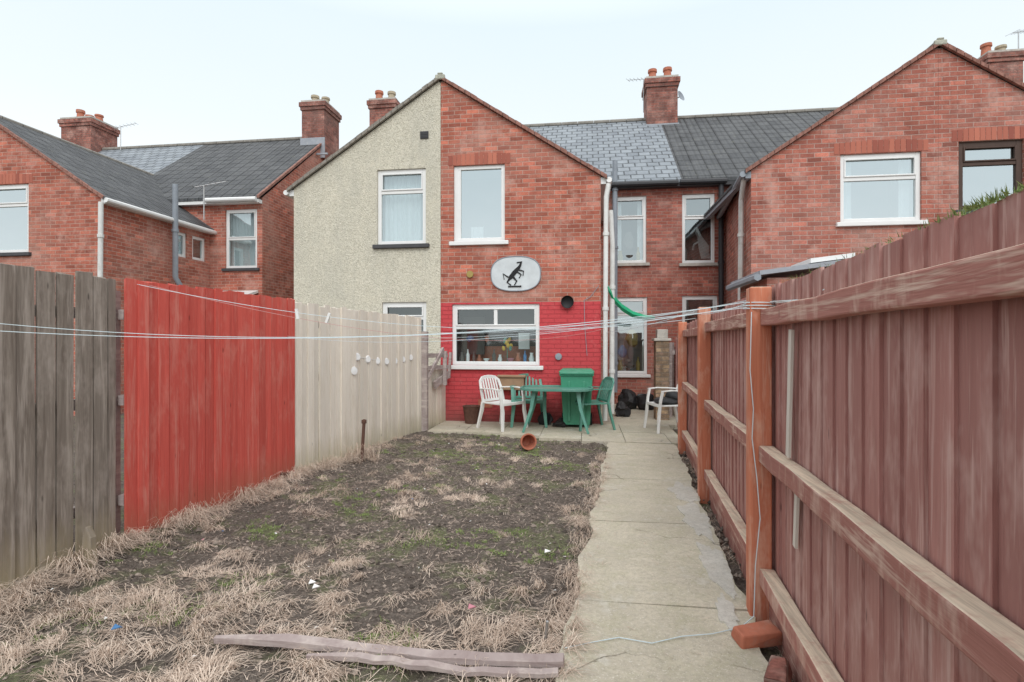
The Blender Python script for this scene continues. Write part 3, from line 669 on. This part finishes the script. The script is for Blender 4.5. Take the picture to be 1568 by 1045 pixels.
# ---------------------------------------------------------------- right fence
RF=empty('stained_timber_fence',(1.0,4,0))
d=Vector((.08,1,0)).normalized(); n_=Vector((d.y,-d.x,0))
M=Matrix(((d.x,n_.x,0,.66),(d.y,n_.y,0,0),(0,0,1,0),(0,0,0,1)))
k=MB(); k.M=M; x=-1.5
while x<8.1:
    w=.125*U(.93,1.07); zt=1.735+U(-.008,.008)-(.012*max(0,x-3)); y=.055+U(-.002,.002); tw=U(.007,.013)
    vs=[(x+dx*(w+.006),y+dy*.014+dx*tw,.16 if zz==0 else zt+U(-.003,.003)) for dx in (0,1) for dy in (0,1) for zz in (0,1)]
    k.add(vs,MB.BF); x+=w
k.obj('boards',W_STAIN,RF)
k=MB(); k.M=M
px=[.75,3.0,5.2,7.4]; seg=[(-1.5,.695),(.805,2.945),(3.055,5.145),(5.255,7.345),(7.455,8.1)]
for a,b in seg:
    for z,zz,y0 in ((1.53,1.615,-.012),(.83,.915,-.02),(.2,.285,-.02)):
        dz=-.012*max(0,a-3)*.9 if z>1 else 0; n=8
        k.sweep([(a+(b-a)*i/n,(y0+.053)/2+U(-.003,.003),(z+zz)/2+dz+U(-.004,.004)) for i in range(n+1)],(.053-y0)/2,(zz-z)/2,sq=True)
k.obj('rails',W_RAIL,RF,bevel=.007)
k=MB(); k.M=M
for x in px:
    zt={.75:1.75,3.0:1.73,5.2:1.76,7.4:1.70}[x]; k.box(x-.052,x+.052,-.062,.045,-.2,zt)
k.obj('posts',W_POST,RF,bevel=.008)
k=MB(); k.M=M; k.box(-1.5,8.1,.03,.062,-.15,.155); k.obj('gravel_board',W_RAIL,RF)
k=MB(); k.M=M
k.sweep([(2.55,.03,1.50),(2.60,.03,.93)],.022,.006,sq=True,up=(0,1,0)); k.sweep([(2.5,.04,.81),(2.53,.04,.55)],.018,.006,sq=True,up=(0,1,0))
k.obj('loose_laths',W_LATH,RF)
# moss and weed tuft along the fence top
k=MB(); k.M=M
for i in range(260):
    x=1.25+random.gauss(0,.07) if i<150 else U(.8,2.8); h=U(.004,.022); a=U(-.012,.012)
    k.add([(x-.003,.06+a,1.732),(x+.003,.06+a,1.732),(x+U(-.015,.015),.06+a*2,1.735+h)],[(0,1,2)])
k.obj('fence_top_moss',GREEN,RF,fix=False)
k=MB(); P=[]
for i in range(60):
    t=i/59; a=t*20; P.append((.9+.078*math.cos(a)-.005,3.0+.078*math.sin(a),1.66-.05*t))
k.sweep(P,.003,n=4)
P=[(.84,2.94,1.6),(.83,2.93,1.3),(.845,2.925,1.1),(.84,2.93,.95),(.86,2.92,.75),(.87,2.9,.55),(.85,2.91,.3),(.84,2.9,.05),(.75,2.8,.04),(.6,2.72,.04),(.45,2.68,.038),(.3,2.6,.038),(.15,2.63,.037),(0,2.56,.037),(-.1,2.5,.04)]
k.sweep(P,.0026,n=4)
k.sweep([(.92,2.9,1.65),(.93,2.5,1.63),(.9,2.2,1.65),(.89,2.12,1.63),(.9,2.15,1.61),(.92,2.4,1.625),(.93,2.85,1.64)],.003,n=4)
k.obj('tied_rope',LINE,RF)
for i,(x,y,rz,m) in enumerate([(.80,2.70,.3,TERRA),(.80,2.42,1.2,BRICKC)]):
    k=MB(); k.M=Matrix.Translation((x,y,.04+.02*(i==0)))@Matrix.Rotation(rz,4,'Z')@Matrix.Rotation(U(-.15,.15),4,'X')
    k.box(-.1,.1,-.048,.048,-.033,.033)
    for j in range(len(k.v)): k.v[j]+=Vector((U(-.014,.014),U(-.012,.012),U(-.008,.008)))
    k.obj('loose_brick',m,None,bevel=.01)
k=MB()
for i in range(130):
    y=U(1.5,7.5); x=pr(y)+U(-.02,.09); s=U(.006,.025)
    k.add([(x+s*U(.7,1.3)*a,y+s*U(.7,1.3)*b,.0+s*cc) for a,b,cc in ((1,0,0),(-1,0,0),(0,1,0),(0,-1,0),(0,0,1),(0,0,-1))],[(0,2,4),(2,1,4),(1,3,4),(3,0,4),(2,0,5),(1,2,5),(3,1,5),(0,3,5)])
k.obj('rubble',CLOD)

# ---------------------------------------------------------------- washing lines
WL=empty('washing_lines',(-.5,5,1.6))
def line(a,b,sag,r=.0022,m=LINE,nm='line'):
    a=Vector(a);b=Vector(b);k=MB()
    k.sweep([a+(b-a)*(i/24)-Vector((0,0,sag*4*(i/24)*(1-i/24))) for i in range(25)],r,n=4); k.obj(nm,m,WL)
A=(.86,3.0,1.66)
line(A,(-3.5,2.3,1.60),.16); line((.86,2.98,1.63),(-3.48,2.0,1.56),.13)
line(A,(-2.63,8.1,1.62),.1); line((.87,3.02,1.67),(-1.2,9.36,1.62),.05)
line((.86,3,1.64),(-3.05,5.2,1.5),.12); line((-3.2,3.5,1.87),(.3,9.3,1.66),.3,.0025,LINE2)
line((-3.2,3.45,1.86),(1.0,5.2,1.66),.2,.0025)
line(A,(1.03,5.2,1.7),.02,.003); line((.98,5.2,1.72),(.33,9.3,1.6),.03,.0035); line((1.0,5.15,1.70),(-2.6,8.3,1.5),.06,.003)
for t in (.24,.29):
    a=Vector((-3.2,3.45,1.86)); b=Vector((1.0,5.2,1.66)); q=a+(b-a)*t; q.z-=.2*4*t*(1-t)
    k=MB(); k.M=Matrix.Translation(q)@Matrix.Rotation(U(-.5,.5),4,'Y'); k.box(-.01,.01,-.006,.0,-.05,.03); k.box(-.01,.01,.001,.007,-.05,.03); k.obj('clothes_peg',WPLAST,WL)
WD=empty('hanging_plastic_discs',(-2.8,7.2,1.2))
k=MB(); q0=Vector((-2.87,6.5,1.25)); q1=Vector((-2.66,7.95,1.2))
for i in range(7):
    c=q0+(q1-q0)*(i/6); c.z-=.06*math.sin(i/6*math.pi); k.lathe([(.001,-.012),(.04,-.012),(.052,0),(.04,.014),(.001,.014)],c,axis=(1,-.5,.1),n=14)
k.lathe([(.001,-.012),(.05,-.01),(.05,.01),(.001,.014)],q0+Vector((0,-.1,-.17)),axis=(1,-.5,.1),n=14)
k.sweep([q0+Vector((0,-.1,-.15)),q0,q0+(q1-q0)*.5-Vector((0,0,.06)),q1,q1+Vector((0,.1,.3))],.004,n=4); k.obj('discs',UPVC,WD,smooth=True)

# ---------------------------------------------------------------- furniture
def chair(name,loc,rz,m,cushion=None,high=.82):
    e=empty(name,loc); T=Matrix.Translation(loc)@Matrix.Rotation(rz,4,'Z'); k=MB(); k.M=T
    n=8; g=[]
    for j in range(n+1):
        for i in range(n+1):
            x=-.235+.47*i/n; y=-.23+.44*j/n; z=.43-.025*math.cos(x/.235*1.4)*math.cos((y)/.23*1.2)-(.02 if j==0 else 0); g.append((x*(1.02 if j<3 else .96),y,z))
    fs=[(j*(n+1)+i,j*(n+1)+i+1,(j+1)*(n+1)+i+1,(j+1)*(n+1)+i) for j in range(n) for i in range(n)]
    k.add(g,fs); k.add([(a,b,c-.014) for a,b,c in g],fs)
    k.sweep([(-.235,-.235,.415),(.235,-.235,.415)],.012,.022,sq=True)
    for s in (-1,1):
        k.sweep([(s*.235,-.23,.415),(s*.23,.21,.42)],.02,.012,sq=True,up=(0,0,1))
        k.sweep([(s*.285,-.27,0),(s*.255,-.24,.3),(s*.265,-.22,.5),(s*.27,-.19,.635)],[.022,.03,.026,.024],[.016,.018,.016,.016],sq=True,up=(0,1,0))
        k.sweep([(s*.27,.31,0),(s*.24,.24,.3),(s*.235,.22,.43)],[.022,.03,.03],[.016,.018,.018],sq=True,up=(0,1,0))
        k.sweep([(s*.27,-.21,.64),(s*.285,-.05,.655),(s*.265,.12,.65),(s*.235,.27,.64)],.028,.009,sq=True)
        k.sweep([(s*.235,.21,.42),(s*.232,.26,.62),(s*.21,.31,high-.06),(s*.15,.33,high-.015)],.024,.014,sq=True,up=(0,1,0))
    k.sweep([(-.16,.33,high-.015),(-.08,.335,high),(0,.335,high+.006),(.08,.335,high),(.16,.33,high-.015)],.014,.026,sq=True)
    for i in range(6):
        x=-.15+.06*i; k.sweep([(x,.215,.43),(x,.262,.6),(x*.96,.325,high-.02)],.017,.006,sq=True,up=(0,1,0))
    k.sweep([(-.22,.22,.45),(.22,.22,.45)],.01,.02,sq=True)
    k.obj('chair_frame',m,e,bevel=.004)
    if cushion:
        k=MB(); k.M=T; k.ball((0,0,.47),.23,.22,.06,n=14,j=.02); k.ball((.0,.1,.53),.18,.12,.09,n=14,j=.04); k.obj('cushion',cushion,e,smooth=True)
    return e
chair('white_plastic_chair',(-1.36,8.72,.034),math.radians(55),WPLAST)
chair('green_plastic_chair',(-.98,9.08,.034),math.radians(8),GPLAST)
chair('green_plastic_chair',(.05,8.92,.034),math.radians(-70),GPLAST,high=.8)
chair('white_plastic_chair',(1.26,8.85,.034),math.radians(-75),WPLAST,cushion=BLACK,high=.86)
TB=empty('green_garden_table',(-.5,8.75,0)); k=MB()
tx,ty=-.48,8.62; pts=[]
for i in range(32):
    a=2*math.pi*i/32; pts.append((tx+.56*sp(math.cos(a),.6),ty+.36*sp(math.sin(a),.6),.70))
k.slab(pts,(0,0,-.022)); k.sweep(pts+[pts[0]],.016,.02,sq=True)
for sx in (-1,1):
    for sy in (-1,1):
        k.sweep([(tx+sx*.34,ty+sy*.2,.68),(tx+sx*.38,ty+sy*.24,.4),(tx+sx*.5,ty+sy*.31,.036)],[.036,.024,.018],[.022,.02,.016],sq=True,up=(0,1,0))
    k.sweep([(tx+sx*.37,ty-.22,.5),(tx+sx*.37,ty+.22,.5)],.012,.02,sq=True)
k.obj('table',GPLAST,TB,bevel=.004)
WB=empty('green_wheelie_bin',(-.17,9.1,0)); k=MB(); bx,by=-.17,9.1
def tap(z0,z1,w0,w1,d0,d1,mi=0):
    vs=[]
    for z,w,dd in ((z0,w0,d0),(z1,w1,d1)):
        vs+=[(bx-w,by-dd,z),(bx+w,by-dd,z),(bx+w,by+dd,z),(bx-w,by+dd,z)]
    k.add(vs,[(0,1,2,3),(7,6,5,4),(0,4,5,1),(1,5,6,2),(2,6,7,3),(3,7,4,0)],mi)
tap(.08,.88,.215,.26,.2,.26); tap(.88,.93,.275,.28,.28,.285); tap(.935,.96,.285,.285,.285,.28); tap(.961,.99,.275,.235,.27,.2)
k.sweep([(bx-.24,by+.27,.95),(bx+.24,by+.27,.95)],.02)
for s in (-1,1):
    k.box(bx+s*.12-.02,bx+s*.12+.02,by-.262,by-.235,.15,.8)
    k.lathe([(.001,-.025),(.1,-.025),(.1,.025),(.001,.025)],(bx+s*.23,by+.16,.134),axis=(1,0,0),mi=1)
k.sweep([(bx-.27,by-.3,.93),(bx+.27,by-.3,.93)],.012,.02,sq=True)
k.obj('bin_body',[BINGREEN,BLACK],WB,bevel=.012)
k=MB(); k.lathe([(.001,.0),(.065,0),(.095,.17),(.108,.17),(.108,.205),(.09,.205),(.08,.1),(.06,.02),(.001,.02)],(-.83,7.3,.10),axis=(.35,-1,.12),n=24); k.obj('terracotta_pot',TERRA,None,smooth=True)
k=MB(); k.lathe([(.001,0),(.11,0),(.15,.28),(.165,.3),(.14,.3),(.13,.25),(.001,.24)],(-1.97,9.15,.035),n=20); k.obj('dark_plant_pot',RUST,None,smooth=True)
k=MB()
for (x,y,z,a,b,c) in [(.85,11.6,.2,.2,.2,.22),(1.2,11.5,.18,.2,.2,.2),(-.7,9.2,.12,.12,.1,.11),(-.45,8.95,.09,.1,.1,.07),(.65,10.4,.14,.15,.13,.14)]: k.ball((x,y,z),a,b,c,n=16,j=.07)
k.obj('black_rubbish_bags',BLACK,None)
k=MB(); k.box(1.22,1.46,10,10.3,0,1.45); k.box(1.19,1.49,9.97,10.33,1.45,1.5,1); k.box(1.25,1.44,10.03,10.27,1.5,1.66,1); k.obj('brick_pier',[brick_mat('yellow_brick',(.4,.28,.17),(.26,.17,.11),(.24,.2,.16),soot=.9),STONE],None,bevel=.01)
k=MB(); vs=[];fs=[]
P=[(.34,9.34,2.42,.12),(.45,9.5,2.25,.14),(.6,9.65,2.1,.13),(.8,9.8,1.98,.12),(1.0,9.9,1.92,.1),(1.2,10,1.9,.05)]
for i,(x,y,z,w) in enumerate(P):
    vs+=[(x,y,z),(x,y-.05,z-w*.5),(x+.01,y+.02,z-w)]
    if i:
        for j in range(2): fs.append((3*i-3+j,3*i+j,3*i+j+1,3*i-2+j))
k.add(vs,fs); k.obj('green_tarpaulin',GRNTARP,None,smooth=True,fix=False)
fence_boards('yard_dividing_fence',(1.62,10.4),(1.98,12.45),W_STAIN,.12,0,1.5,rails=(.3,1.2))
SH=empty('neighbour_shed',(3,8,0)); k=MB(); k.box(2.4,3.6,7.7,9.0,0,2.3); k.obj('shed_walls',BRICK2,SH)
k=MB(); k.slab([(2.28,7.6,2.33),(3.7,7.6,2.50),(3.7,9.1,2.50),(2.28,9.1,2.33)],(0,0,.06)); k.obj('shed_roof',LEAD,SH)
k=MB(); k.slab([(2.95,7.7,2.49),(3.5,7.7,2.555),(3.5,8.4,2.555),(2.95,8.4,2.49)],(0,0,.06)); k.obj('shed_flashing',UPVC,SH)
k=MB(); k.sweep([(2.25,7.6,2.3),(2.25,9.1,2.3)],.05); k.obj('shed_gutter',GREYPIPE,SH)
k=MB()
def plank(a,b,w,h,n=14):
    a=Vector(a);b=Vector(b)
    k.sweep([a+(b-a)*(i/n)+Vector((0,U(-.006,.006),U(-.003,.004)+.012*math.sin(i*.5))) for i in range(n+1)],[w*(.35+.65*min(1,i/3))*U(.85,1.05) for i in range(n+1)],[h*U(.8,1.1) for i in range(n+1)],sq=True)
plank((-1.75,2.36,.035),(-.1,2.38,.045),.032,.016); plank((-1.25,2.29,.03),(-.12,2.31,.032),.022,.012)
k.obj('weathered_plank',W_OLD,None,bevel=.003)
k=MB(); k.sweep([(-2.68,6.2,0),(-2.66,6.22,.47)],.02,n=7); k.lathe([(.03,0),(.03,.04),(.001,.05)],(-2.66,6.22,.46)); k.obj('rusty_stake',RUST)
k=MB(); k.sweep([(-.2,2.62,0),(-.19,2.61,.1)],.008,n=5); k.obj('metal_peg',METAL)
k=MB(); k.sweep([(-3.0,5.05,.0),(-3.0,5.05,.12)],.012,n=5); k.sweep([(-3.03,5.05,.12),(-2.95,5.05,.12)],.02,n=6); k.obj('garden_tap_stub',RUST)

# ---------------------------------------------------------------- world, sun, camera
w=bpy.data.worlds.new('World'); S.world=w; w.use_nodes=True; nt=w.node_tree; nt.nodes.clear()
o=N(nt,'OutputWorld'); sk=N(nt,'TexSky',sky_type='NISHITA'); sk.sun_disc=False; sk.sun_elevation=math.radians(42); sk.sun_rotation=math.radians(168)
b1=N(nt,'Background',{0:sk.outputs[0],1:.1})
tc=N(nt,'TexCoord'); z=N(nt,'SeparateXYZ',{0:tc.outputs['Generated']}).outputs[2]
cn=noi(nt,vmul(nt,tc.outputs['Generated'],(1,1,2.5)),1.6,4,.55)
cc=ramp(nt,z,[(.0,(.9,.9,.9)),(.16,(.72,.735,.745)),(.34,(.585,.635,.655)),(.5,(.53,.605,.635)),(.62,(.75,.8,.83)),(1.0,(1,1,1))])
cc=mix(nt,ramp(nt,cn,[(.35,0.0),(.75,.12)]),cc,(.66,.69,.7))
b2=N(nt,'Background',{0:cc,1:1.7})
mx=N(nt,'MixShader',{0:.9,1:b1.outputs[0],2:b2.outputs[0]}); nt.links.new(mx.outputs[0],o.inputs[0])
sd=bpy.data.lights.new('sun','SUN'); sd.energy=1.5; sd.angle=math.radians(40); sd.color=(1,.98,.95)
so=bpy.data.objects.new('sun',sd); S.collection.objects.link(so); so.location=(0,0,30); so.rotation_euler=(math.radians(48),0,math.radians(12))
cd=bpy.data.cameras.new('camera'); co=bpy.data.objects.new('camera',cd); S.collection.objects.link(co); S.camera=co
cd.sensor_width=36; cd.lens=19.06; cd.clip_start=.05; cd.clip_end=2000
co.location=(0,0,1.45); co.rotation_euler=(math.radians(90),0,math.radians(7.89))
S.view_settings.view_transform='Standard'; S.view_settings.look='None'; S.view_settings.exposure=0
